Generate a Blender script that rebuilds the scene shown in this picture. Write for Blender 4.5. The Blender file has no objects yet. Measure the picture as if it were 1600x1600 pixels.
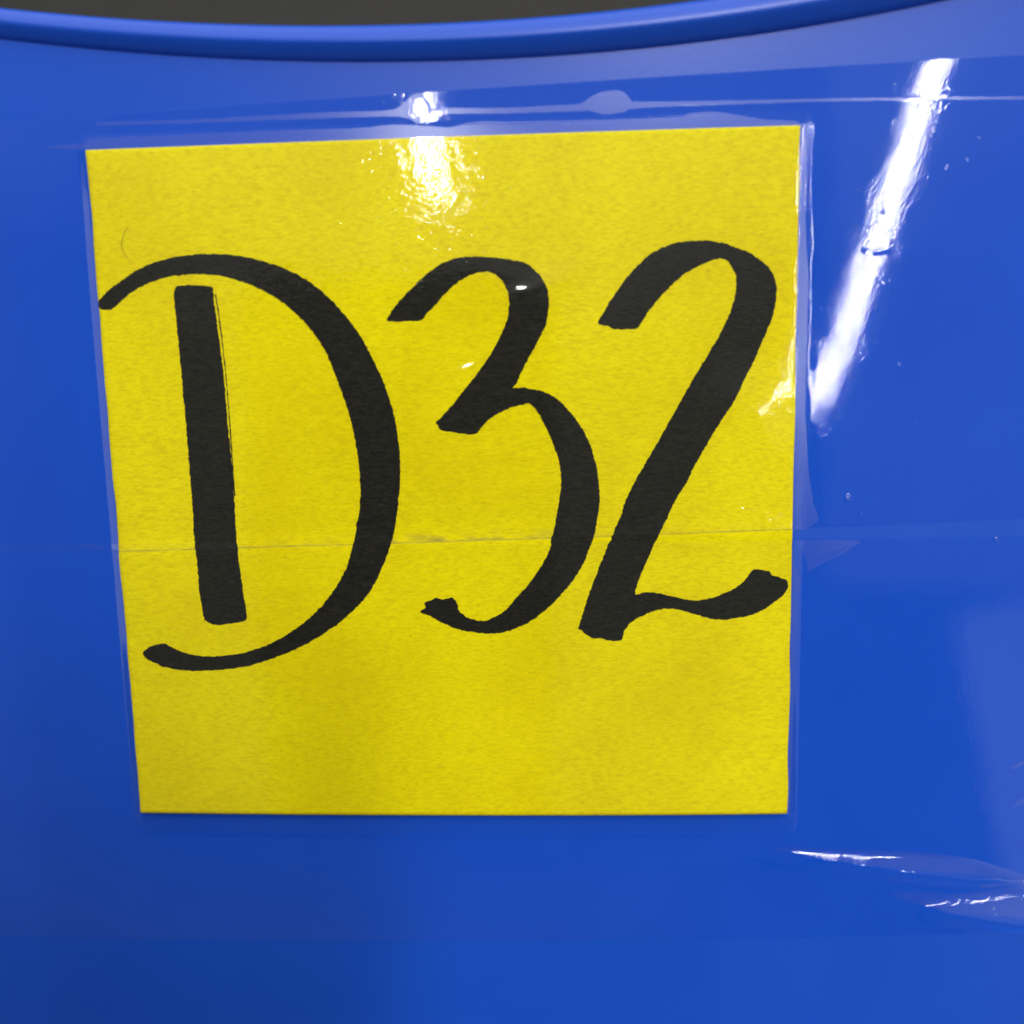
import bpy, bmesh, math, random
import numpy as np
from mathutils import Vector, Matrix
from mathutils.geometry import tessellate_polygon

random.seed(7)
rng = np.random.RandomState(11)
sc = bpy.context.scene
MM = 0.001

# ------------------------------------------------------------------ frame of the wall
# mesh data are written in the wall's own frame (x right, z up the wall, -y towards the viewer);
# every object is then leaned back by TAU about the x axis, as the wall leans in the place.
TAU = math.radians(35.0)
PITCH = math.radians(9.7)          # camera looks down by this much relative to the wall's normal
F = 1600.0                         # focal length, in photograph pixels (1600 wide)
D = 114.9                          # mm from lens to wall along the optical axis
RAD = 1300.0                       # mm, gentle convex bow of the wall
ROT = Matrix.Rotation(-TAU, 4, 'X')

# ------------------------------------------------------------------ camera
cam_w = Vector((0, -D*math.cos(PITCH), D*math.sin(PITCH)))*MM
cd = bpy.data.cameras.new('camera'); cam = bpy.data.objects.new('camera', cd)
sc.collection.objects.link(cam)
cd.sensor_width = 36; cd.lens = 36.0*F/1600.0
cd.clip_start = 0.01; cd.clip_end = 100
cam.location = ROT @ cam_w
cam.rotation_euler = (math.radians(90)-PITCH-TAU, 0, 0)
cd.dof.use_dof = True; cd.dof.focus_distance = 0.116; cd.dof.aperture_fstop = 9.0
sc.camera = cam

# ------------------------------------------------------------------ world, exposure
w = bpy.data.worlds.new('World'); sc.world = w; w.use_nodes = True
bg = w.node_tree.nodes['Background']
bg.inputs[0].default_value = (0.93, 0.97, 1.0, 1); bg.inputs[1].default_value = 0.08
sc.view_settings.view_transform = 'Standard'; sc.view_settings.look = 'None'
sc.view_settings.exposure = 0.05; sc.view_settings.gamma = 1
sc.view_settings.use_curve_mapping = False
sc.cycles.use_denoising = True; sc.cycles.denoiser = 'OPENIMAGEDENOISE'; sc.cycles.denoising_input_passes = 'RGB_ALBEDO'
sc.cycles.use_adaptive_sampling = False
sc.cycles.max_bounces = 5; sc.cycles.diffuse_bounces = 2; sc.cycles.glossy_bounces = 3; sc.cycles.transparent_max_bounces = 24
sc.cycles.sample_clamp_indirect = 6.0
sc.cycles.filter_width = 1.8

# ------------------------------------------------------------------ pixel -> wall helpers
def ywall(x):                       # mm, bow of the wall away from the viewer
    x = np.asarray(x, float); a = np.abs(x)
    return a*a/(2*RAD) + np.where(a > 95, (a-95)**2/160.0, 0)
def px(x, y, h=0.0):
    """photograph pixel -> (x, z) in mm on the wall (h mm in front of it)"""
    a = math.atan((800-y)/F); e = math.tan(a-PITCH)
    gy = 0.0
    for _ in range(5):
        dist = D*math.cos(PITCH)+gy-h
        z = D*math.sin(PITCH)+dist*e
        # depth along the optical axis
        dep = dist*math.cos(PITCH)+(D*math.sin(PITCH)-z)*math.sin(PITCH)
        X = (x-800)/F*dep
        gy = float(ywall(X))
    return X, z
def P(pts): return np.array([px(a, b) for a, b in pts])
def W3(x, z, h):
    return np.stack([np.asarray(x), ywall(x)-np.asarray(h), np.asarray(z)], -1)*MM

# ------------------------------------------------------------------ lamps of the room
def reflect_dir(x, y):
    X, z = px(x, y)
    p = Vector((X, float(ywall(X)), z))*MM
    n = Vector((X/RAD, -1, 0)).normalized()
    v = (p-cam_w).normalized(); r = v-2*v.dot(n)*n
    return ROT @ p, (ROT.to_3x3() @ r).normalized()
def on_ceiling(x, y, H):
    p, r = reflect_dir(x, y)
    t = (H-p.z)/r.z
    return p+r*t
def area(name, loc, xdir, normal, sx, sy, L, col=(1, 1, 1), spread=180):
    l = bpy.data.lights.new(name, 'AREA'); l.shape = 'RECTANGLE'; l.size = sx; l.size_y = sy
    l.energy = L*math.pi*sx*sy; l.color = col; l.spread = math.radians(spread)
    o = bpy.data.objects.new(name, l); sc.collection.objects.link(o)
    z = -Vector(normal).normalized(); x = Vector(xdir); x = (x-x.dot(z)*z).normalized(); y = z.cross(x)
    o.matrix_world = Matrix.Translation(loc) @ Matrix((x, y, z)).transposed().to_4x4()
    return o
H = 1.75
def tube(name, a, b, width, L):
    A, B = on_ceiling(*a, H), on_ceiling(*b, H)
    area(name, (A+B)/2, B-A, (0, 0, -1), (B-A).length, width, L, (1.0, 0.98, 0.95))
tube('fluorescent_tube', (1478, 60), (1276, 648), 0.018, 90)
tube('fluorescent_tube', (652, 120), (684, 290), 0.022, 95)
# rows of ceiling lamps overhead, out of the mirror direction of the wall
area('ceiling_lamps', (0.3, 0.55, H), (1, 0, 0), (0, 0, -1), 3.6, 2.6, 1.50, (1.0, 0.985, 0.96))
area('ceiling_bounce', (0.2, -2.3, H+0.01), (1, 0, 0), (0, 0, -1), 6.0, 3.1, 0.23, (1, 1, 1), 112)
for (x_, y_) in ((1.5, -0.1), (2.6, -1.4)):  # two more unseen tubes, added for glints on the tape's wrinkles
    area('fluorescent_tube', (x_, y_, H-0.02), (0.05, 1, 0), (0, 0, -1), 1.4, 0.05, 14, (1.0, 0.98, 0.95))
# the nearest tube, over the photographer's head
area('fluorescent_tube', (0.36, -0.88, H-0.02), (0.06, 1, 0), (0, 0, -1), 0.74, 0.18, 37, (1.0, 0.98, 0.95))
# dim pale walls off to the left and to the right
area('side_wall', (-2.6, -1.2, 0.6), (0, 1, 0), (1, 0.15, -0.05), 2.0, 2.0, 0.75)
q = [reflect_dir(a, b) for a, b in ((1285, 80), (1300, 900), (1900, 480))]
q = [p+r*4.0 for p, r in q]
xd = (q[2]-(q[0]+q[1])/2); zd = (q[1]-q[0])
area('side_wall', (q[0]+q[1])/2+xd.normalized()*1.6, xd, -reflect_dir(1550, 500)[1], 3.2, zd.length*1.05, 0.17)
# pale area light low on the right, added for a bright reflection in the tape
p0, r0 = reflect_dir(1545, 1250)
p1, r1 = reflect_dir(1540, 1000)
c0 = p0+r0*2.2
side = Vector((r0.y, -r0.x, 0)).normalized()      # horizontal, to the right of the mirrored ray
if side.x < 0: side = -side
area('side_glow', c0+side*0.75+Vector((0, 0, -0.10)), side, -r0, 1.5, 0.95, 0.40, (0.95, 0.98, 1.0))

# ------------------------------------------------------------------ node helpers
class NT:
    def __init__(s, name):
        s.m = bpy.data.materials.new(name); s.m.use_nodes = True
        s.t = s.m.node_tree; s.t.nodes.clear()
        s.out = s.t.nodes.new('ShaderNodeOutputMaterial')
    def n(s, typ, ins=None, **kw):
        nd = s.t.nodes.new(typ)
        for k, v in kw.items(): setattr(nd, k, v)
        for k, v in (ins or {}).items(): s.set(nd.inputs[k], v)
        return nd
    def set(s, sock, v):
        if hasattr(v, 'is_output'): s.t.links.new(v, sock)
        else: sock.default_value = v
    def math(s, op, a, b=0.0, c=None, clamp=False):
        nd = s.t.nodes.new('ShaderNodeMath'); nd.operation = op; nd.use_clamp = clamp
        s.set(nd.inputs[0], a); s.set(nd.inputs[1], b)
        if c is not None: s.set(nd.inputs[2], c)
        return nd.outputs[0]
    def mix(s, fac, a, b):
        nd = s.t.nodes.new('ShaderNodeMix'); nd.data_type = 'RGBA'
        s.set(nd.inputs[0], fac); s.set(nd.inputs[6], a); s.set(nd.inputs[7], b)
        return nd.outputs[2]
    def noise(s, vec, scale, detail=3, rough=0.55, dist=0.0):
        nd = s.n('ShaderNodeTexNoise', {'Vector': vec, 'Scale': scale, 'Detail': detail, 'Roughness': rough, 'Distortion': dist})
        return nd.outputs['Fac']
    def ramp(s, v, lo, hi, a=0.0, b=1.0):
        nd = s.n('ShaderNodeMapRange', {0: v, 1: lo, 2: hi, 3: a, 4: b}); nd.clamp = True
        return nd.outputs[0]
    def coords(s):
        # object coordinates are metres; give millimetres
        tc = s.n('ShaderNodeTexCoord')
        v = s.n('ShaderNodeVectorMath', {0: tc.outputs['Object'], 1: (1000, 1000, 1000)}, operation='MULTIPLY')
        return v.outputs[0]
    def stretch(s, vec, sc3):
        return s.n('ShaderNodeVectorMath', {0: vec, 1: sc3}, operation='MULTIPLY').outputs[0]
    def surf(s, sh): s.t.links.new(sh, s.out.inputs['Surface'])

def line_of(p, q):
    (x0, z0), (x1, z1) = px(*p), px(*q)
    m = (z1-z0)/(x1-x0)
    return m, z0-m*x0                                   # z = m x + c
A_TOP = line_of((1600, 86), (150, 181))
A_BOT = line_of((1600, 811), (300, 857))
B_TOP = line_of((1600, 838), (620, 848))
B_BOT = line_of((1600, 1458), (1000, 1465))
B_BOT = (B_TOP[0]*0.9, px(1250, 1464)[1]-B_TOP[0]*0.9*px(1250, 1464)[0])

def plastic(name, masked):
    t = NT(name); co = t.coords()
    big = t.noise(co, 0.06, 2)
    fine = t.noise(co, 9.0, 2, 0.7)
    col = t.mix(t.ramp(big, 0.3, 0.7), (0.0075, 0.084, 0.605, 1), (0.0095, 0.092, 0.630, 1))
    col = t.mix(t.math('MULTIPLY', t.ramp(fine, 0.35, 0.65), 0.16), col, (0.004, 0.060, 0.50, 1))
    b = t.n('ShaderNodeBump', {'Strength': 0.35, 'Distance': 0.00003, 'Height': t.noise(co, 2.6, 3, 0.6)})
    pr = t.n('ShaderNodeBsdfPrincipled', {'Base Color': col, 'Roughness': 0.32, 'IOR': 1.5, 'Normal': b.outputs[0]})
    if masked:
        # where the tape's glue wets the plastic its own gloss is gone (no air in between)
        xyz = t.n('ShaderNodeSeparateXYZ', {0: co}); x, z = xyz.outputs[0], xyz.outputs[2]
        def below(l): return t.math('GREATER_THAN', t.math('SUBTRACT', t.math('MULTIPLY_ADD', x, l[0], l[1]), z), 0.0)
        def above(l): return t.math('LESS_THAN', t.math('SUBTRACT', t.math('MULTIPLY_ADD', x, l[0], l[1]), z), 0.0)
        a = t.math('MULTIPLY', below(A_TOP), above(A_BOT))
        c = t.math('MULTIPLY', below(B_TOP), above(B_BOT))
        low = t.ramp(t.math('SUBTRACT', z, t.math('MULTIPLY_ADD', x, B_BOT[0], B_BOT[1])), 0.0, 14.0)
        low = t.math('MAXIMUM', low, t.ramp(x, 2.0, 30.0))
        m = t.math('MAXIMUM', a, t.math('MULTIPLY', c, low))
        # the glue fails towards the far left
        left = t.ramp(t.math('ADD', x, t.math('MULTIPLY', t.noise(co, 0.25, 3), 8.0)), -60.0, -36.0)
        m = t.math('MULTIPLY', m, left)
        t.set(pr.inputs['Specular IOR Level'], t.ramp(m, 0, 1, 0.5, 0.0))
    t.surf(pr.outputs[0]); return t.m
M_PL = plastic('blue_plastic', True)
M_RIM = plastic('blue_plastic_rim', False)

def paper():
    t = NT('yellow_paper'); co = t.coords()
    fib = t.noise(t.stretch(co, (0.50, 1, 2.2)), 2.3, 4, 0.72, 0.6)
    fine = t.noise(t.stretch(co, (1, 1, 1.8)), 5.5, 2, 0.7)
    blot = t.noise(co, 0.06, 3, 0.5)
    col = t.mix(t.ramp(blot, 0.38, 0.62), (0.85, 0.725, 0.0008, 1), (0.93, 0.820, 0.0012, 1))
    col = t.mix(t.math('MULTIPLY', t.ramp(fib, 0.57, 0.36), 0.42), col, (0.48, 0.33, 0.002, 1))
    col = t.mix(t.math('MULTIPLY', t.ramp(fine, 0.52, 0.70), 0.22), col, (0.95, 0.80, 0.03, 1))
    # a few dark specks in the pulp
    vor = t.n('ShaderNodeTexVoronoi', {'Vector': t.stretch(co, (1, 1, 1.5)), 'Scale': 0.42})
    sp = t.math('MULTIPLY', t.ramp(vor.outputs['Distance'], 0.055, 0.03), t.math('GREATER_THAN', t.noise(co, 0.3, 0), 0.5))
    col = t.mix(t.math('MULTIPLY', sp, 0.55), col, (0.16, 0.11, 0.01, 1))
    # dust caught on the glue along the seam of the two tapes
    xyz = t.n('ShaderNodeSeparateXYZ', {0: co}); x, z = xyz.outputs[0], xyz.outputs[2]
    d = t.math('SUBTRACT', z, t.math('MULTIPLY_ADD', x, A_BOT[0], A_BOT[1]))
    band = t.math('MULTIPLY', t.ramp(d, 1.3, 0.1), t.ramp(d, -0.12, 0.02))
    grime = t.math('MULTIPLY', band, t.ramp(t.noise(t.stretch(co, (0.4, 1, 1)), 0.9, 4, 0.7), 0.42, 0.68))
    along = t.math('MULTIPLY', t.ramp(x, -18, -13), t.ramp(x, 9, 3))
    grime = t.math('MULTIPLY', grime, t.math('ADD', t.math('MULTIPLY', along, 0.62), 0.16))
    edge = t.math('MULTIPLY', t.ramp(t.math('ABSOLUTE', t.math('ADD', d, 0.02)), 0.11, 0.04), t.ramp(t.noise(t.stretch(co, (0.25, 1, 1)), 1.0, 3, 0.7), 0.3, 0.55, 0.30, 0.75))
    grime = t.math('MAXIMUM', grime, t.math('MULTIPLY', edge, 0.8))
    col = t.mix(grime, col, (0.30, 0.23, 0.07, 1))
    bh = t.math('ADD', fib, t.math('MULTIPLY', fine, 0.5))
    b = t.n('ShaderNodeBump', {'Strength': 0.5, 'Distance': 0.00006, 'Height': bh})
    pr = t.n('ShaderNodeBsdfPrincipled', {'Base Color': col, 'Roughness': 0.8, 'Specular IOR Level': 0.08, 'Normal': b.outputs[0]})
    t.surf(pr.outputs[0]); return t.m
M_PAPER = paper()

def ink():
    t = NT('black_marker_ink'); co = t.coords()
    fib = t.noise(t.stretch(co, (0.55, 1, 2.4)), 2.2, 5, 0.72, 0.6)
    fine = t.noise(co, 8.0, 3, 0.7)
    col = t.mix(t.ramp(fib, 0.38, 0.66), (0.006, 0.006, 0.004, 1), (0.026, 0.025, 0.016, 1))
    col = t.mix(t.math('MULTIPLY', t.ramp(fine, 0.58, 0.75), 0.4), col, (0.065, 0.062, 0.042, 1))
    b = t.n('ShaderNodeBump', {'Strength': 0.5, 'Distance': 0.00006, 'Height': fib})
    pr = t.n('ShaderNodeBsdfPrincipled', {'Base Color': col, 'Roughness': 0.7, 'Specular IOR Level': 0.15, 'Normal': b.outputs[0]})
    t.surf(pr.outputs[0]); return t.m
M_INK = ink()

NOTE_C = [px(135, 235), px(1250, 196), px(1228, 1267), px(223, 1265)]    # tl tr br bl

def film_mat(name, gain, rough):
    t = NT(name)
    g = t.n('ShaderNodeNewGeometry')
    dp = t.n('ShaderNodeVectorMath', {0: g.outputs['Normal'], 1: g.outputs['Incoming']}, operation='DOT_PRODUCT').outputs['Value']
    c = t.math('SUBTRACT', 1.0, t.math('ABSOLUTE', dp), clamp=True)
    f = t.math('MULTIPLY', t.math('MULTIPLY_ADD', t.math('POWER', c, 5.0), 0.96, 0.04), gain, clamp=True)
    nodes = {'Color': t.n('ShaderNodeCombineColor', {0: f, 1: f, 2: f}).outputs[0], 'Roughness': rough}
    gl = t.n('ShaderNodeBsdfGlossy', nodes)
    th = t.math('MULTIPLY_ADD', f, -0.65, 1.0)
    tr = t.n('ShaderNodeBsdfTransparent', {'Color': t.n('ShaderNodeCombineColor', {0: th, 1: th, 2: th}).outputs[0]})
    mx = t.n('ShaderNodeAddShader', {0: tr.outputs[0], 1: gl.outputs[0]})
    t.surf(mx.outputs[0]); return t.m
M_FILM = film_mat('clear_tape', 1.5, 0.035)
M_AIR = film_mat('trapped_air', 2.7, 0.20)

def floor_mat():
    t = NT('grey_floor'); co = t.coords()
    col = t.mix(t.noise(co, 0.01, 5, 0.6), (0.036, 0.036, 0.034, 1), (0.062, 0.060, 0.055, 1))
    pr = t.n('ShaderNodeBsdfPrincipled', {'Base Color': col, 'Roughness': 0.7})
    t.surf(pr.outputs[0]); return t.m
M_FLOOR = floor_mat()

# ------------------------------------------------------------------ object helpers
def link(o, parent=None):
    sc.collection.objects.link(o)
    if parent: o.parent = parent
    else: o.rotation_euler = (-TAU, 0, 0)
    return o
def thing(name, label, cat, group=None):
    o = bpy.data.objects.new(name, None); link(o)
    o.empty_display_size = 0.01
    o['label'] = label; o['category'] = cat
    if group: o['group'] = group
    return o
def mesh_from(name, v, f, mat, parent=None, smooth=True):
    me = bpy.data.meshes.new(name)
    me.from_pydata([tuple(a) for a in v], [], f); me.update()
    if smooth: me.shade_smooth()
    me.materials.append(mat)
    return link(bpy.data.objects.new(name, me), parent)
def grid_mesh(name, V, mat, parent=None):
    """V: (rows, cols, 3) -> quads facing -y when rows go up and cols go right"""
    r, c = V.shape[:2]
    idx = np.arange(r*c, dtype=np.int32).reshape(r, c)
    q = np.stack([idx[:-1, :-1], idx[:-1, 1:], idx[1:, 1:], idx[1:, :-1]], -1).reshape(-1, 4)
    me = bpy.data.meshes.new(name)
    me.vertices.add(r*c); me.vertices.foreach_set('co', V.reshape(-1).astype(np.float32))
    n = len(q); me.loops.add(n*4); me.loops.foreach_set('vertex_index', q.reshape(-1))
    me.polygons.add(n)
    me.polygons.foreach_set('loop_start', np.arange(0, n*4, 4, dtype=np.int32))
    me.polygons.foreach_set('use_smooth', np.ones(n, bool))
    me.update(calc_edges=True); me.materials.append(mat)
    return link(bpy.data.objects.new(name, me), parent)

class Waves:
    """sum of sines: a smooth random height field, about +-1"""
    def __init__(s, seed, size, n=10, sx=1.0):
        r = np.random.RandomState(seed)
        a = r.rand(n)*2*np.pi; k = (2*np.pi/size)*(0.5+r.rand(n))
        s.kx = np.cos(a)*k*sx; s.kz = np.sin(a)*k; s.p = r.rand(n)*6.28; s.n = n
    def __call__(s, x, z):
        h = 0
        for i in range(s.n): h = h+np.sin(x*s.kx[i]+z*s.kz[i]+s.p[i])
        return h/math.sqrt(s.n/2)/1.6

def seg_dist(x, z, a, b):
    dx, dz = b[0]-a[0], b[1]-a[1]
    t = np.clip(((x-a[0])*dx+(z-a[1])*dz)/(dx*dx+dz*dz+1e-12), 0, 1)
    return np.hypot(x-a[0]-t*dx, z-a[1]-t*dz), t
def poly_sd(x, z, poly):
    """signed distance, positive inside"""
    d = np.full(np.shape(x), 1e9); ins = np.zeros(np.shape(x), bool)
    n = len(poly)
    for i in range(n):
        a, b = poly[i], poly[(i+1) % n]
        d = np.minimum(d, seg_dist(x, z, a, b)[0])
        cr = ((a[1] > z) != (b[1] > z))
        with np.errstate(divide='ignore', invalid='ignore'):
            xi = (b[0]-a[0])*(z-a[1])/(b[1]-a[1]+1e-15)+a[0]
        ins ^= cr & (x < xi)
    return np.where(ins, d, -d)
def band_noise(shape, dx, lam, seed, stretch=1.0, bw=0.5):
    """random relief with wavelengths near lam mm, scaled to unit r.m.s. slope (height in mm)"""
    r = np.random.RandomState(seed).randn(*shape)
    fz = np.fft.fftfreq(shape[0], dx)[:, None]; fx = np.fft.rfftfreq(shape[1], dx)[None, :]*stretch
    k = np.hypot(fx, fz)*lam
    g = np.exp(-(np.log(np.maximum(k, 1e-6))/bw)**2/2); g[0, 0] = 0
    h = np.fft.irfft2(np.fft.rfft2(r)*g, s=shape)
    sl = np.sqrt(np.mean((np.diff(h, axis=0)/dx)**2)+np.mean((np.diff(h, axis=1)/dx)**2))
    return h/sl
def smooth(t): t = np.clip(t, 0, 1); return t*t*(3-2*t)

# ------------------------------------------------------------------ floor behind
fl = bpy.data.meshes.new('floor')
S = 30; ZF = -0.36
fl.from_pydata([(-S, -S, ZF), (S, -S, ZF), (S, S, ZF), (-S, S, ZF)], [], [(0, 1, 2, 3)])
fl.materials.append(M_FLOOR)
fo = bpy.data.objects.new('floor', fl); sc.collection.objects.link(fo); fo['kind'] = 'structure'

# ------------------------------------------------------------------ the blue container: wall and rolled rim
cont = thing('plastic_container', 'blue plastic container with a thick rolled rim, behind the taped yellow note', 'container')
rim_px = [(0, 60), (150, 77), (300, 89), (450, 95), (600, 96), (800, 91), (1000, 75), (1200, 52), (1350, 27), (1475, 0)]
rp = P(rim_px); cf = np.polyfit(rp[:, 0], rp[:, 1], 3)
def zrim(x):
    x = np.asarray(x, float); lo, hi = rp[0, 0]-6, rp[-1, 0]+6
    xc = np.clip(x, lo, hi); z = np.polyval(cf, xc)
    sl = np.polyval(np.polyder(cf), xc)
    dx = x-xc
    return z+sl*60*np.tanh(dx/60)
xs = np.linspace(-190, 190, 191)
zb = (ZF/MM)/math.cos(TAU)
rows = 60
T = 2.6
Vf = np.zeros((rows, len(xs), 3)); Vb = np.zeros((rows, len(xs), 3))
for i in range(rows):
    s = i/(rows-1); s = 1-(1-s)**1.6
    z = zb*(1-s)+(zrim(xs)+1.2)*s
    h = 0*xs
    Vf[i] = W3(xs, z, h); Vb[i] = W3(xs, z, h-T)
r, c = Vf.shape[:2]
verts = np.concatenate([Vf.reshape(-1, 3), Vb.reshape(-1, 3)])
faces = []
for i in range(r-1):
    for j in range(c-1):
        a = i*c+j; faces.append((a, a+1, a+c+1, a+c))
        b = r*c+a; faces.append((b, b+c, b+c+1, b+1))
for j in range(c-1):
    faces.append((j, r*c+j, r*c+j+1, j+1)); a = (r-1)*c+j; faces.append((a, a+1, r*c+a+1, r*c+a))
for i in range(r-1):
    a = i*c; faces.append((a, a+c, r*c+a+c, r*c+a)); a = i*c+c-1; faces.append((a, r*c+a, r*c+a+c, a+c))
mesh_from('wall', verts, faces, M_PL, cont)
# rim: bead profile (out towards the viewer, up), swept along the rim line
prof = [(-T-1.0, 0.6), (-0.6, 0.25), (0.0, 0.0), (0.25, 0.06), (0.70, 0.48), (1.10, 0.95), (1.34, 1.28), (1.46, 1.48), (1.50, 1.66),
        (1.46, 1.92), (1.38, 2.20), (1.27, 2.48), (1.12, 2.76), (0.92, 3.02), (0.66, 3.26), (0.32, 3.42), (-0.4, 3.46), (-T-0.4, 3.3), (-T-1.0, 2.6)]
prof = np.array(prof); npf = len(prof)
xr = np.linspace(-190, 190, 381); wob = Waves(5, 60)
V = []; Fc = []
for i, x in enumerate(xr):
    z0 = zrim(x); q = 0.03*wob(x, 0)
    sl = (zrim(x+.5)-zrim(x-.5)); cs = 1/math.hypot(1, sl)
    fx = min(1.5, max(0.85, 1+0.0040*(x+21)))
    for (o, u) in prof*fx:
        V.append(W3(x-u*sl*cs, z0+u*cs, o+q*(o > 0.5)))
for i in range(len(xr)-1):
    for k in range(npf):
        a = i*npf+k; b = i*npf+(k+1) % npf
        Fc.append((a, a+npf, b+npf, b))
Fc.append(tuple(range(npf))); Fc.append(tuple((len(xr)-1)*npf+k for k in range(npf))[::-1])
rim = mesh_from('rim', V, Fc, M_RIM, cont)

# ------------------------------------------------------------------ the yellow note
NT_, NR, NB, NL = NOTE_C
note_poly = np.array(NOTE_C)
w1, w2, w3 = Waves(21, 34), Waves(22, 9), Waves(23, 4.0)
seamz = lambda x: A_BOT[0]*x+A_BOT[1]
def hnote(x, z):
    """height of the paper's face over the wall, mm"""
    h = 0.065+0.0062*np.maximum(40-z, 0)+0.045*np.clip((40-z)/22, 0.15, 1)*w1(x, z)+0.006*w2(x, z)
    tb = np.clip((-20.0-z)/16.0, 0, 1)
    h = h+0.25*tb*tb                                       # the lower edge stands off a little
    tl = np.clip((-24.0-x)/18.0, 0, 1)
    h = h+0.10*tl*tl
    d = z-seamz(x)+0.6
    h = h+0.06*np.exp(-(d/1.0)**2)-0.04*np.exp(-((d-2.4)/1.6)**2)
    return h
n = 220
u, v = np.meshgrid(np.linspace(0, 1, n), np.linspace(0, 1, n))
def bil(u, v, k):
    b = NL[k]*(1-u)+NB[k]*u; t = NT_[k]*(1-u)+NR[k]*u
    return b*(1-v)+t*v
gx, gz = bil(u, v, 0), bil(u, v, 1)
# slightly uneven cut edges
ej = 0.05
gx = gx+ej*np.where(u == 0, 1, 0)*Waves(31, 6)(0*gz, gz)+ej*np.where(u == 1, 1, 0)*Waves(32, 7)(0*gz, gz)
note = thing('yellow_note', 'square yellow paper note lettered D32 in black marker, taped to the blue wall', 'note')
sheet = grid_mesh('paper_sheet', W3(gx, gz, hnote(gx, gz)), M_PAPER, note)
so = sheet.modifiers.new('thickness', 'SOLIDIFY'); so.thickness = 0.00013; so.offset = -1

# ---- hand lettering, traced as closed outlines
c3 = lambda L: [(a*0.46875+100, b*0.46875+350) for a, b in L]
c4 = lambda L: [(a*0.4375+580, b*0.4375+350) for a, b in L]
D_BOWL = c3([(118,262),(125,283),(145,287),(165,283),(190,262),(225,230),(270,205),(330,182),(400,170),(460,168),(530,175),(600,195),(670,225),(740,270),(800,325),(840,375),(880,440),(915,530),(945,610),(965,690),(980,770),(988,850),(988,930),(978,1000),(962,1080),(940,1150),(910,1205),(870,1260),(820,1310),(760,1355),(700,1390),(620,1420),(540,1435),(460,1435),(400,1422),(365,1408),(345,1396),(310,1398),(283,1408),(268,1428),(280,1445),(310,1460),(350,1475),(400,1482),(450,1485),(520,1482),(600,1472),(680,1450),(760,1420),(830,1385),(900,1340),(960,1290),(1000,1250),(1040,1190),(1075,1110),(1098,1040),(1112,960),(1120,880),(1122,800),(1115,720),(1105,650),(1085,580),(1060,510),(1030,450),(990,375),(950,320),(900,262),(850,215),(790,175),(720,142),(650,120),(580,106),(500,100),(430,103),(360,113),(300,130),(240,158),(190,192),(150,222),(128,245)])
D_STEM = c3([(372,215),(382,206),(430,204),(490,207),(498,220),(503,270),(515,350),(528,450),(540,560),(550,680),(562,800),(570,920),(578,1050),(582,1080),(590,1150),(600,1220),(607,1260),(613,1300),(610,1316),(580,1325),(545,1330),(510,1333),(485,1325),(472,1312),(465,1280),(455,1220),(448,1130),(438,1050),(433,960),(425,860),(415,740),(405,620),(392,480),(382,380),(374,300),(368,240)])
D_HAIR = c3([(505,235),(509,235),(519,300),(530,380),(541,480),(551,590),(561,720),(569,850),(574,905),(570,905),(565,850),(557,720),(548,590),(538,480),(526,380),(515,300)])
THREE = c4([(57,345),(65,325),(90,290),(130,245),(180,195),(230,155),(280,130),(340,117),(400,117),(460,123),(520,132),(560,145),(600,180),(622,215),(633,260),(634,310),(622,360),(600,410),(570,465),(540,520),(518,570),(508,585),(540,585),(580,590),(620,600),(660,622),(700,660),(740,710),(775,775),(800,850),(812,920),(815,990),(805,1060),(795,1110),(770,1180),(740,1240),(700,1295),(650,1350),(590,1400),(530,1435),(470,1455),(420,1460),(360,1453),(300,1440),(250,1418),(210,1395),(185,1388),(177,1380),(196,1366),(190,1352),(200,1345),(215,1340),(235,1332),(260,1338),(280,1332),(298,1335),(308,1355),(315,1378),(340,1400),(370,1410),(405,1413),(440,1400),(480,1375),(520,1330),(560,1285),(600,1230),(630,1175),(645,1120),(660,1050),(672,980),(678,910),(670,850),(655,800),(630,740),(600,680),(568,643),(540,645),(500,655),(460,672),(425,695),(395,725),(378,745),(350,751),(310,746),(270,740),(245,733),(238,718),(230,710),(250,690),(290,645),(330,595),(370,545),(410,490),(440,440),(465,390),(485,340),(492,290),(488,250),(475,215),(455,190),(430,175),(405,170),(375,175),(340,190),(300,215),(260,255),(225,295),(195,325),(185,340),(160,347),(130,347),(100,350),(75,347)])
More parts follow.
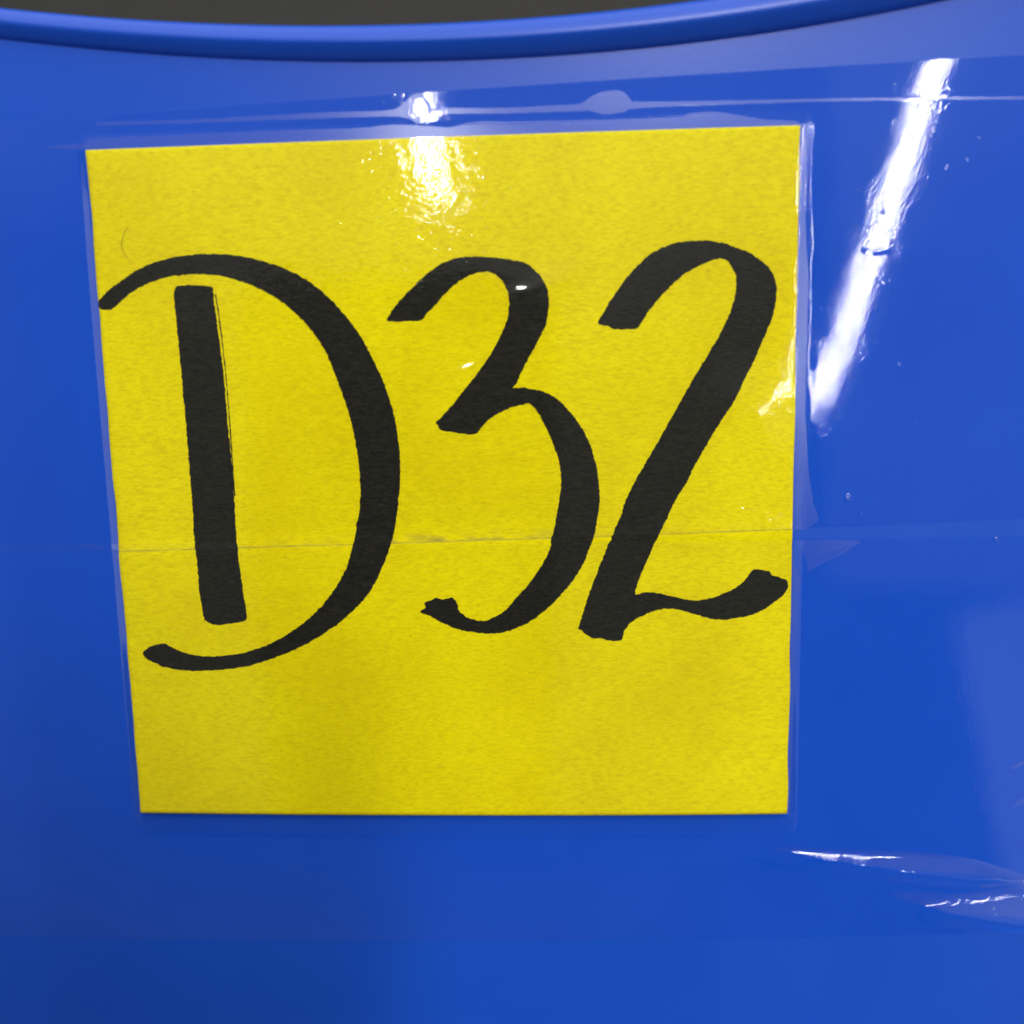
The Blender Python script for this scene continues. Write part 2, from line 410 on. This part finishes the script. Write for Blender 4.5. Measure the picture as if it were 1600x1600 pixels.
TWO = c4([(810,355),(835,305),(870,250),(910,195),(950,150),(1000,105),(1050,80),(1110,64),(1170,60),(1220,62),(1280,75),(1340,100),(1390,130),(1425,165),(1443,205),(1447,250),(1440,300),(1425,350),(1400,410),(1370,480),(1330,560),(1290,640),(1250,700),(1200,780),(1160,850),(1120,930),(1085,985),(1050,1060),(1010,1140),(975,1220),(950,1280),(942,1318),(980,1312),(1020,1315),(1070,1325),(1120,1338),(1160,1342),(1200,1335),(1250,1320),(1300,1295),(1335,1265),(1355,1238),(1370,1230),(1395,1235),(1420,1240),(1430,1252),(1460,1260),(1482,1270),(1487,1285),(1482,1305),(1460,1330),(1420,1360),(1380,1385),(1330,1400),(1280,1408),(1230,1409),(1180,1398),(1120,1380),(1060,1370),(1020,1375),(980,1390),(940,1410),(912,1435),(900,1460),(893,1480),(870,1485),(840,1483),(820,1475),(790,1475),(765,1462),(750,1448),(738,1442),(745,1420),(760,1370),(780,1310),(810,1230),(835,1170),(860,1110),(890,1040),(910,980),(945,910),(980,850),(1020,780),(1060,710),(1100,640),(1150,550),(1200,470),(1240,400),(1270,340),(1295,270),(1303,220),(1300,180),(1280,145),(1255,125),(1215,130),(1170,150),(1110,185),(1060,230),(1020,275),(985,320),(955,365),(940,375),(915,377),(870,375),(845,365)])

def outline(pix, step=0.14, rag=0.035, seed=0, curve=True):
    p = P(pix); n = len(p); out = []
    for i in range(n):
        a, b, c, d = p[i-1], p[i], p[(i+1) % n], p[(i+2) % n]
        m = max(1, int(np.hypot(*(c-b))/step))
        for k in range(m):
            t = k/m
            if curve:
                q = 0.5*((2*b)+(c-a)*t+(2*a-5*b+4*c-d)*t*t+(-a+3*b-3*c+d)*t**3)
            else: q = b+(c-b)*t
            out.append(q)
    out = np.array(out)
    if rag:
        tg = np.roll(out, -1, 0)-np.roll(out, 1, 0); tg /= np.linalg.norm(tg, axis=1)[:, None]+1e-9
        nr = np.stack([-tg[:, 1], tg[:, 0]], 1)
        r = np.random.RandomState(seed)
        nz = r.randn(len(out)); nz = 0.6*nz+0.5*np.roll(nz, 1)+0.35*np.convolve(r.randn(len(out)), np.ones(5)/2.2, 'same')
        out = out+nr*(nz*rag)[:, None]
    return out
def drape(bm, hfun):
    lo = [min(v.co[k] for v in bm.verts) for k in (0, 2)]; hi = [max(v.co[k] for v in bm.verts) for k in (0, 2)]
    for k, ax in ((0, (1, 0, 0)), (1, (0, 0, 1))):
        g = math.floor(lo[k])+1.3
        while g < hi[k]:
            co = (g, 0, 0) if k == 0 else (0, 0, g)
            bmesh.ops.bisect_plane(bm, geom=bm.verts[:]+bm.edges[:]+bm.faces[:], plane_co=co, plane_no=ax, dist=1e-6)
            g += 1.6
    for v in bm.verts:
        x, z = v.co.x, v.co.z
        v.co = Vector(W3(x, z, float(hfun(x, z))).tolist())
def flat_patch(name, polys, hfun, mat, parent, smooth_=True):
    bm = bmesh.new()
    for pl in polys:
        vs = [bm.verts.new((a[0], 0, a[1])) for a in pl]
        for t in tessellate_polygon([[Vector((a[0], a[1], 0)) for a in pl]]):
            try:
                f = bm.faces.new([vs[i] for i in t])
            except ValueError: continue
            f.normal_update()
            if f.normal.y > 0: f.normal_flip()
    drape(bm, hfun)
    me = bpy.data.meshes.new(name); bm.to_mesh(me); bm.free()
    if smooth_: me.shade_smooth()
    me.materials.append(mat)
    return link(bpy.data.objects.new(name, me), parent)
hink = lambda x, z: hnote(x, z)+0.015
o = flat_patch('handwritten_letter', [outline(D_BOWL, seed=1), outline(D_STEM, seed=2), outline(D_HAIR, rag=0.02, seed=3)], hink, M_INK, note)
o['label'] = 'letter D drawn in black marker, its stem free of its bowl'
o = flat_patch('handwritten_digit', [outline(THREE, seed=4)], hink, M_INK, note); o['label'] = 'digit 3 drawn in black marker'
o = flat_patch('handwritten_digit', [outline(TWO, seed=5)], hink, M_INK, note); o['label'] = 'digit 2 drawn in black marker, its foot curling at the right edge'

# ------------------------------------------------------------------ clear packing tape
# pockets of trapped air, traced as outlines
AIR_A = {
 'note_top': [(133,234),(137,222),(160,216),(400,205),(560,200),(600,196),(655,196),(700,199),(740,191),(800,190),(900,188),(1050,184),(1080,177),(1120,175),(1160,181),(1200,187),(1247,190),(1250,196)],
 'note_right': [(1250,193),(1256,193),(1259,202),(1259,250),(1258,330),(1261,400),(1263,430),(1261,520),(1258,640),(1259,660),(1263,730),(1270,780),(1277,814),(1236,816),(1239,650),(1245,420)],
 'note_left': [(126,258),(131,258),(137,320),(143,390),(151,480),(158,570),(163,640),(167,700),(167,716),(162,700),(157,650),(151,580),(145,500),(138,420),(132,350),(127,290)],
 'channel': [(150,191),(310,186),(500,176),(600,173),(628,164),(640,152),(660,146),(672,160),(676,170),(700,169),(800,168),(860,165),(905,162),(925,150),(945,143),(972,143),(987,157),(1000,159),(1150,157),(1300,154),(1450,152),(1640,151),(1640,155),(1450,156),(1300,158.5),(1150,163),(1000,169),(975,175),(945,179),(920,173),(900,174),(800,177),(700,178),(676,180),(665,190),(650,192),(634,184),(600,182),(500,185),(310,192),(150,196)],
 'swoosh': [(130,852),(136,849.5),(144,849),(152,851),(158,854),(163,860),(157,858),(149,855.5),(140,855)],
 'crease': [(1120,662),(1150,652),(1190,630),(1205,600),(1222,560),(1230,520),(1240,520),(1238,700),(1236,760),(1225,775),(1195,770),(1165,700)],
}
AIR_B = {
 'note_right': [(1234,872),(1243,885),(1251,905),(1248,931),(1246,970),(1244,1016),(1243,1100),(1241,1200),(1238,1258),(1229,1262),(1232,1000)],
 'corner': [(1246,845),(1341,845),(1330,855),(1319,864),(1296,875),(1275,886),(1262,893),(1260,880),(1257,869),(1250,855)],
 'note_left': [(193,907),(187,908),(182,918),(181,945),(186,980),(191,1012),(197,1062),(192,1015),(189,980),(186,945),(187,922)],
 'fold_upper': [(1205,1326),(1232,1323),(1262,1324),(1310,1326),(1360,1328),(1430,1331),(1487,1337),(1525,1343),(1570,1358),(1640,1378),(1640,1382),(1560,1371),(1487,1364),(1412,1357),(1349,1349),(1300,1343),(1260,1337),(1232,1331)],
 'fold_lower': [(1393,1396),(1405,1394),(1430,1393),(1480,1396),(1540,1392),(1640,1381),(1640,1434),(1560,1431),(1480,1423),(1440,1413),(1415,1406)],
 'fold_wedge': [(1525,1386),(1560,1379),(1640,1370),(1640,1378),(1570,1385)],
 'nick_upper': [(1578,1199),(1590,1192),(1604,1188),(1606,1191),(1594,1196),(1582,1202)],
 'nick_lower': [(1577,1260),(1588,1252),(1604,1244),(1606,1250),(1592,1257),(1581,1261)],
 'lens': [(1085,1318),(1140,1316),(1205,1330),(1260,1341),(1349,1353),(1487,1369),(1600,1376),(1560,1382),(1440,1384),(1300,1374),(1200,1360),(1125,1338)],
}
AIR_MM = {}
for dct, tag in ((AIR_A, 'A'), (AIR_B, 'B')):
    for k, pl in dct.items(): AIR_MM[tag+k] = P(pl)

def ridge(x, z, pix, width, height, taper=True):
    """a raised crease along a polyline: tent profile"""
    p = P(pix); h = np.zeros(np.shape(x))
    n = len(p)-1
    for i in range(n):
        a, b = p[i], p[i+1]
        m = (x > min(a[0], b[0])-3*width) & (x < max(a[0], b[0])+3*width) & (z > min(a[1], b[1])-3*width) & (z < max(a[1], b[1])+3*width)
        if not m.any(): continue
        d, t = seg_dist(x[m], z[m], a, b)
        s = (i+t)/n
        k = np.clip(np.minimum(s, 1-s)*5, 0, 1) if taper else 1
        h[m] = np.maximum(h[m], height*k*np.exp(-(d/width)**2))
    return h
def dome(x, z, poly, width, height):
    lo, hi = poly.min(0)-0.5, poly.max(0)+0.5
    h = np.zeros(np.shape(x)); m = (x > lo[0]) & (x < hi[0]) & (z > lo[1]) & (z < hi[1])
    if m.any():
        d = poly_sd(x[m], z[m], poly); h[m] = height*smooth(d/width)
    return h

def mound(x, z, c, deg, sl, ss, height):
    cx, cz = px(*c); a = math.radians(deg); u = (x-cx)*math.cos(a)+(z-cz)*math.sin(a); v = -(x-cx)*math.sin(a)+(z-cz)*math.cos(a)
    return height*np.exp(-(u/sl)**2/2-(v/ss)**2/2)
def flank(x, z, top, bot, slope, fall, bend):
    """a fold: an up-facing flank between two lines, its crest at the lower one, falling off below"""
    T_, B_ = P(top), P(bot); h = np.zeros(np.shape(x))
    m = (x > T_[0, 0]) & (z < T_[:, 1].max()+1) & (z > B_[:, 1].min()-fall-1)
    if not m.any(): return h
    xm, zm = x[m], z[m]
    zt = np.interp(xm, T_[:, 0], T_[:, 1]); zb_ = np.interp(xm, B_[:, 0], B_[:, 1])
    xs_ = [px(a, 1370)[0] for a, _ in slope]; sl = np.interp(xm, xs_, [b for _, b in slope])
    w_ = np.maximum(zt-zb_, 0.05); d = np.clip(zt-zm, 0, None)
    up = sl*np.where(d < bend, d*d/(2*bend), d-bend/2)
    cr = sl*np.where(w_ < bend, w_*w_/(2*bend), w_-bend/2)
    h[m] = np.where(zm > zb_, up, cr*(1-smooth((zb_-zm)/fall)))
    return h
edge_w = {'t': 1.55, 'r': 1.35, 'l': 0.95, 'b': 3.4}
n1, n2, n3 = Waves(41, 16), Waves(42, 3.2, 14), Waves(43, 1.1, 24)
def film_height(x, z, tag):
    """height of the tape over the wall, mm"""
    sd = poly_sd(x, z, note_poly)
    hn = hnote(x, z)+0.055
    # distance outwards past each edge, to give the tape its bridge from the note down to the wall
    def out(a, b):
        dx, dz = b[0]-a[0], b[1]-a[1]; L = math.hypot(dx, dz)
        return ((x-a[0])*dz-(z-a[1])*dx)/L*-1
    dt = out(NT_, NR); dr = out(NR, NB); db = out(NB, NL); dl = out(NL, NT_)
    k = np.maximum(np.maximum(dt/edge_w['t'], dr/edge_w['r']), np.maximum(dl/edge_w['l'], db/edge_w['b']))
    q_ = lambda d_, e_: np.clip(1-d_/edge_w[e_], 0, 1)
    bridge = q_(dt, 't')*q_(dl, 'l')*smooth(q_(dr, 'r'))*smooth(q_(db, 'b'))
    h = 0.05+(hn-0.05)*bridge
    on = np.clip(sd/0.25, 0, 1)
    # along the right edge the film starts down a little inside the note and lands on a shallow foot
    inz = ((z < NR[1]+0.2) & (z > -4.0))*1.0
    wv = 0.14*Waves(71, 11)(0*x, z)+0.06*Waves(72, 3.5)(0*x, z)
    f_ = np.clip(0.5-(dr-edge_w['r']+0.25-wv), 0, 0.5); g_ = np.clip(dr+0.5-0.7*wv, 0, 0.5)
    h = h+inz*(0.075*f_*f_*(dr > edge_w['r']-0.6)-0.075*g_*g_*(dr < 0.0))
    # gentle unevenness of the stuck film
    free = 1-on
    h = h+free*smooth(k-1)*(0.003*n1(x, z))+0.0003*n2(x, z)*free
    h = h+on*(0.0012*n2(x, z)+0.0004*n3(x, z))
    feat = np.zeros(np.shape(x))
    if tag == 'A':
        h = h+dome(x, z, AIR_MM['Achannel'], 0.45, 0.005)
        h = h+ridge(x, z, [(900,167),(1150,159.5),(1300,156),(1450,154),(1700,152)], 0.18, 0.005, False)
        f = ridge(x, z, [(1238,500),(1236,515),(1230,535),(1224,570),(1215,590),(1204,605),(1195,622),(1180,636),(1150,652),(1120,664)], 0.20, 0.045)
        f = f+ridge(x, z, [(1228,540),(1218,565),(1214,582),(1224,590),(1226,565)], 0.20, 0.04)
        f = f+ridge(x, z, [(1160,778),(1153,786),(1154,794),(1163,798),(1175,797),(1181,788)], 0.16, 0.06)
        f = f+ridge(x, z, [(1200,792),(1194,805),(1198,815),(1208,812),(1222,800)], 0.18, 0.08)
        f = f+mound(x, z, (845, 449), 24, 2.4, 0.85, 0.125)+mound(x, z, (726, 580), 16, 2.4, 0.5, 0.085)
        feat = np.maximum(feat, np.clip(f/0.02, 0, 1)); f = f+mound(x, z, (1170, 645), 0, 3.0, 3.0, 0.30); h = h+f
        h = h+ridge(x, z, [(660,146),(640,153),(637,168),(640,182),(655,190)], 0.22, 0.10)
        h = h+dome(x, z, AIR_MM['Aswoosh'], 0.3, 0.05)
        h = h+ridge(x, z, [(1345,392),(1365,394),(1400,388)], 0.25, 0.012)
    else:
        h = h+dome(x, z, AIR_MM['Bcorner'], 1.2, 0.025)
        h = h+dome(x, z, AIR_MM['Blens'], 2.0, 0.10)
        h = h+flank(x, z, [(1190,1316),(1232,1320),(1262,1323),(1310,1327),(1360,1330),(1430,1332),(1487,1337),(1525,1343),(1570,1358),(1660,1384)],
                    [(1190,1324),(1232,1331),(1260,1337),(1300,1343),(1349,1349),(1412,1357),(1487,1364),(1560,1371),(1660,1386)],
                    [(1190,0.05),(1225,0.24),(1300,0.34),(1345,0.42),(1400,0.52),(1500,0.56),(1660,0.5)], 2.2, 0.8)
        h = h+flank(x, z, [(1385,1405),(1430,1401),(1470,1397),(1540,1389),(1660,1371)],
                    [(1385,1397),(1415,1406),(1440,1413),(1480,1423),(1560,1431),(1660,1436)],
                    [(1385,0.10),(1410,0.28),(1440,0.42),(1480,0.56),(1660,0.62)], 2.6, 2.0)
        for a_, b_ in (((1478,1404),(1486,1421)), ((1498,1402),(1504,1424)), ((1512,1402),(1506,1426)), ((1546,1396),(1550,1429)), ((1572,1394),(1570,1430)), ((1592,1392),(1586,1410))):
            h = h+ridge(x, z, [a_, ((a_[0]+b_[0])/2+2, (a_[1]+b_[1])/2), b_], 0.14, 0.025)
        h = h+ridge(x, z, [(1338,1385),(1345,1405),(1360,1430),(1376,1450),(1392,1464)], 0.14, 0.03)
        h = h+dome(x, z, AIR_MM['Bnick_upper'], 0.3, 0.05)+dome(x, z, AIR_MM['Bnick_lower'], 0.3, 0.05)
    return h, on*(1-0.92*feat)
# stray pin-head bubbles
BUB = {'A': [(1325,778,0.55), (1363,783,0.22), (1345,803,0.25), (1458,205,0.4), (1512,250,0.2), (1480,262,0.2), (1530,215,0.2), (1405,570,0.25), (1380,330,0.2), (1430,660,0.18)],
       'B': [(1557,842,0.5), (64,940,0.2), (82,912,0.2)]}
def make_tape(tag, top, bot, label, dx=0.125):
    xs = np.arange(-72, 78, dx)
    nr = int(48.5/dx)
    V = np.linspace(0, 1, nr)
    Xg, Vg = np.meshgrid(xs, V)
    zt = top[0]*Xg+top[1]+0.03*Waves(61, 8)(Xg, 0*Xg); zbm = bot[0]*Xg+bot[1]+0.03*Waves(62, 8)(Xg, 0*Xg)
    Zg = zbm+(zt-zbm)*Vg
    h, on = film_height(Xg, Zg, tag)
    for (bx, by, r) in BUB[tag]:
        cx, cz = px(bx, by); h = h+0.32*r*np.clip(1-((Xg-cx)**2+(Zg-cz)**2)/(r*0.72)**2, 0, 1)
    # fine relief: over plastic the film's own pebbling with sparse specks, over paper the print of the fibres
    sh = Xg.shape; sd_ = 10 if tag == 'A' else 20
    peb = (0.0036 if tag == 'A' else 0.0030)*band_noise(sh, dx, 0.62, sd_)+0.0008*band_noise(sh, dx, 5.0, sd_+1)
    spk = band_noise(sh, dx, 0.55, sd_+2); patch = band_noise(sh, dx, 7.0, sd_+3); patch = patch/patch.std()
    spk = 0.022*spk*smooth((np.abs(spk)/spk.std()-1.5)/0.8)*smooth((patch+0.2)/1.2)
    f0 = band_noise(sh, dx, 0.55, sd_+4, 0.7); f1 = band_noise(sh, dx, 2.4, sd_+5); f1 = f1/f1.std()
    fib = 0.026*f0*(0.6+0.9*smooth((f1+0.5)/1.8))+0.0035*band_noise(sh, dx, 2.6, sd_+6)+0.03*f0*smooth((np.abs(f0)/f0.std()-1.7)/0.8)
    h = h+np.where(poly_sd(Xg, Zg, note_poly) > 0, 0.25, 1.0)*(1-on)*(peb+spk)+on*fib
    # cut edges turn down onto the wall
    e = np.minimum(Zg-zbm, zt-Zg)
    h = h-(0.006*(Zg-zbm < 1)+0.0)*(1-np.clip(e/0.14, 0, 1))
    if tag == 'B': h = h+0.055*np.clip((Zg-(A_BOT[0]*Xg+A_BOT[1])+0.05)/0.2, 0, 1)
    root = thing('packing_tape', label, 'tape', 'clear tape strips over the note')
    ob = grid_mesh('tape_film', W3(Xg, Zg, h), M_FILM, root)
    return root
tapeA = make_tape('A', A_TOP, A_BOT, 'upper strip of clear glossy packing tape, across the top of the yellow note')
tapeB = make_tape('B', B_TOP, B_BOT, 'lower strip of clear glossy packing tape, creased at its lower right')
hair_h = lambda x, z: 0*x+0.018
for tag, dct, par in (('A', AIR_A, tapeA), ('B', AIR_B, tapeB)):
    for k, pl in dct.items():
        if k in ('crease', 'lens'): continue
        flat_patch('air_pocket', [outline(pl, 0.3, 0.02, seed=len(k))], hair_h, M_AIR, par)
    for (bx, by, r) in BUB[tag]:
        cx, cz = px(bx, by)
        flat_patch('air_bubble', [np.array([(cx+r*0.6*math.cos(a), cz+r*0.6*math.sin(a)) for a in np.linspace(0, 6.283, 17)[:-1]])], hair_h, M_AIR, par)

# ------------------------------------------------------------------ a stray fibre on the note, under the tape
fb = P([(201, 357), (196, 362), (193, 372), (191, 382), (193, 392), (198, 400), (203, 405)])
cu = []; rr = 0.035
Vv = []; Ff = []
m = 6
for i, (x, z) in enumerate(fb):
    h0 = float(hnote(x, z))+0.02
    for k in range(m):
        a = 2*math.pi*k/m
        Vv.append(W3(x+rr*math.cos(a), z, h0+rr*0.4*math.sin(a)))
for i in range(len(fb)-1):
    for k in range(m):
        Ff.append((i*m+k, (i+1)*m+k, (i+1)*m+(k+1) % m, i*m+(k+1) % m))
t = NT('brown_fibre'); t.surf(t.n('ShaderNodeBsdfPrincipled', {'Base Color': (0.22, 0.15, 0.01, 1), 'Roughness': 0.7}).outputs[0])
o = mesh_from('stray_fibre', Vv, Ff, t.m); o['label'] = 'tiny curved brown fibre on the upper left of the yellow note'; o['category'] = 'fibre'

# ------------------------------------------------------------------ the phone that takes the picture (its shadow lies on the lower left)
bm = bmesh.new()
x0, x1, z0, z1, y0, y1, rc = -66, 11, -126, 15, -9.2, -1.2, 9
ring = []
for (cx, cz, a0) in ((x1-rc, z1-rc, 0), (x0+rc, z1-rc, 90), (x0+rc, z0+rc, 180), (x1-rc, z0+rc, 270)):
    for k in range(9):
        a = math.radians(a0+k*11.25); ring.append((cx+rc*math.cos(a), cz+rc*math.sin(a)))
fr = [bm.verts.new((a*MM, y1*MM, (b)*MM)) for a, b in ring]; bk = [bm.verts.new((a*MM, y0*MM, b*MM)) for a, b in ring]
bm.faces.new(fr[::-1]); bm.faces.new(bk)
for i in range(len(ring)):
    j = (i+1) % len(ring); bm.faces.new((fr[i], fr[j], bk[j], bk[i]))
bmesh.ops.recalc_face_normals(bm, faces=bm.faces)
bmesh.ops.bevel(bm, geom=[e for e in bm.edges if abs(e.verts[0].co.y-e.verts[1].co.y) < 1e-9], offset=0.0015, segments=3, affect='EDGES')
me = bpy.data.meshes.new('phone'); bm.to_mesh(me); bm.free()
t = NT('dark_phone_case'); t.surf(t.n('ShaderNodeBsdfPrincipled', {'Base Color': (0.012, 0.012, 0.013, 1), 'Roughness': 0.5}).outputs[0]); me.materials.append(t.m)
o = bpy.data.objects.new('phone', me); sc.collection.objects.link(o)
o.matrix_world = ROT @ Matrix.Translation(cam_w) @ Matrix.Rotation(-PITCH, 4, 'X')
o['label'] = 'dark phone taking the picture, seen only by its soft shadow'; o['category'] = 'phone'
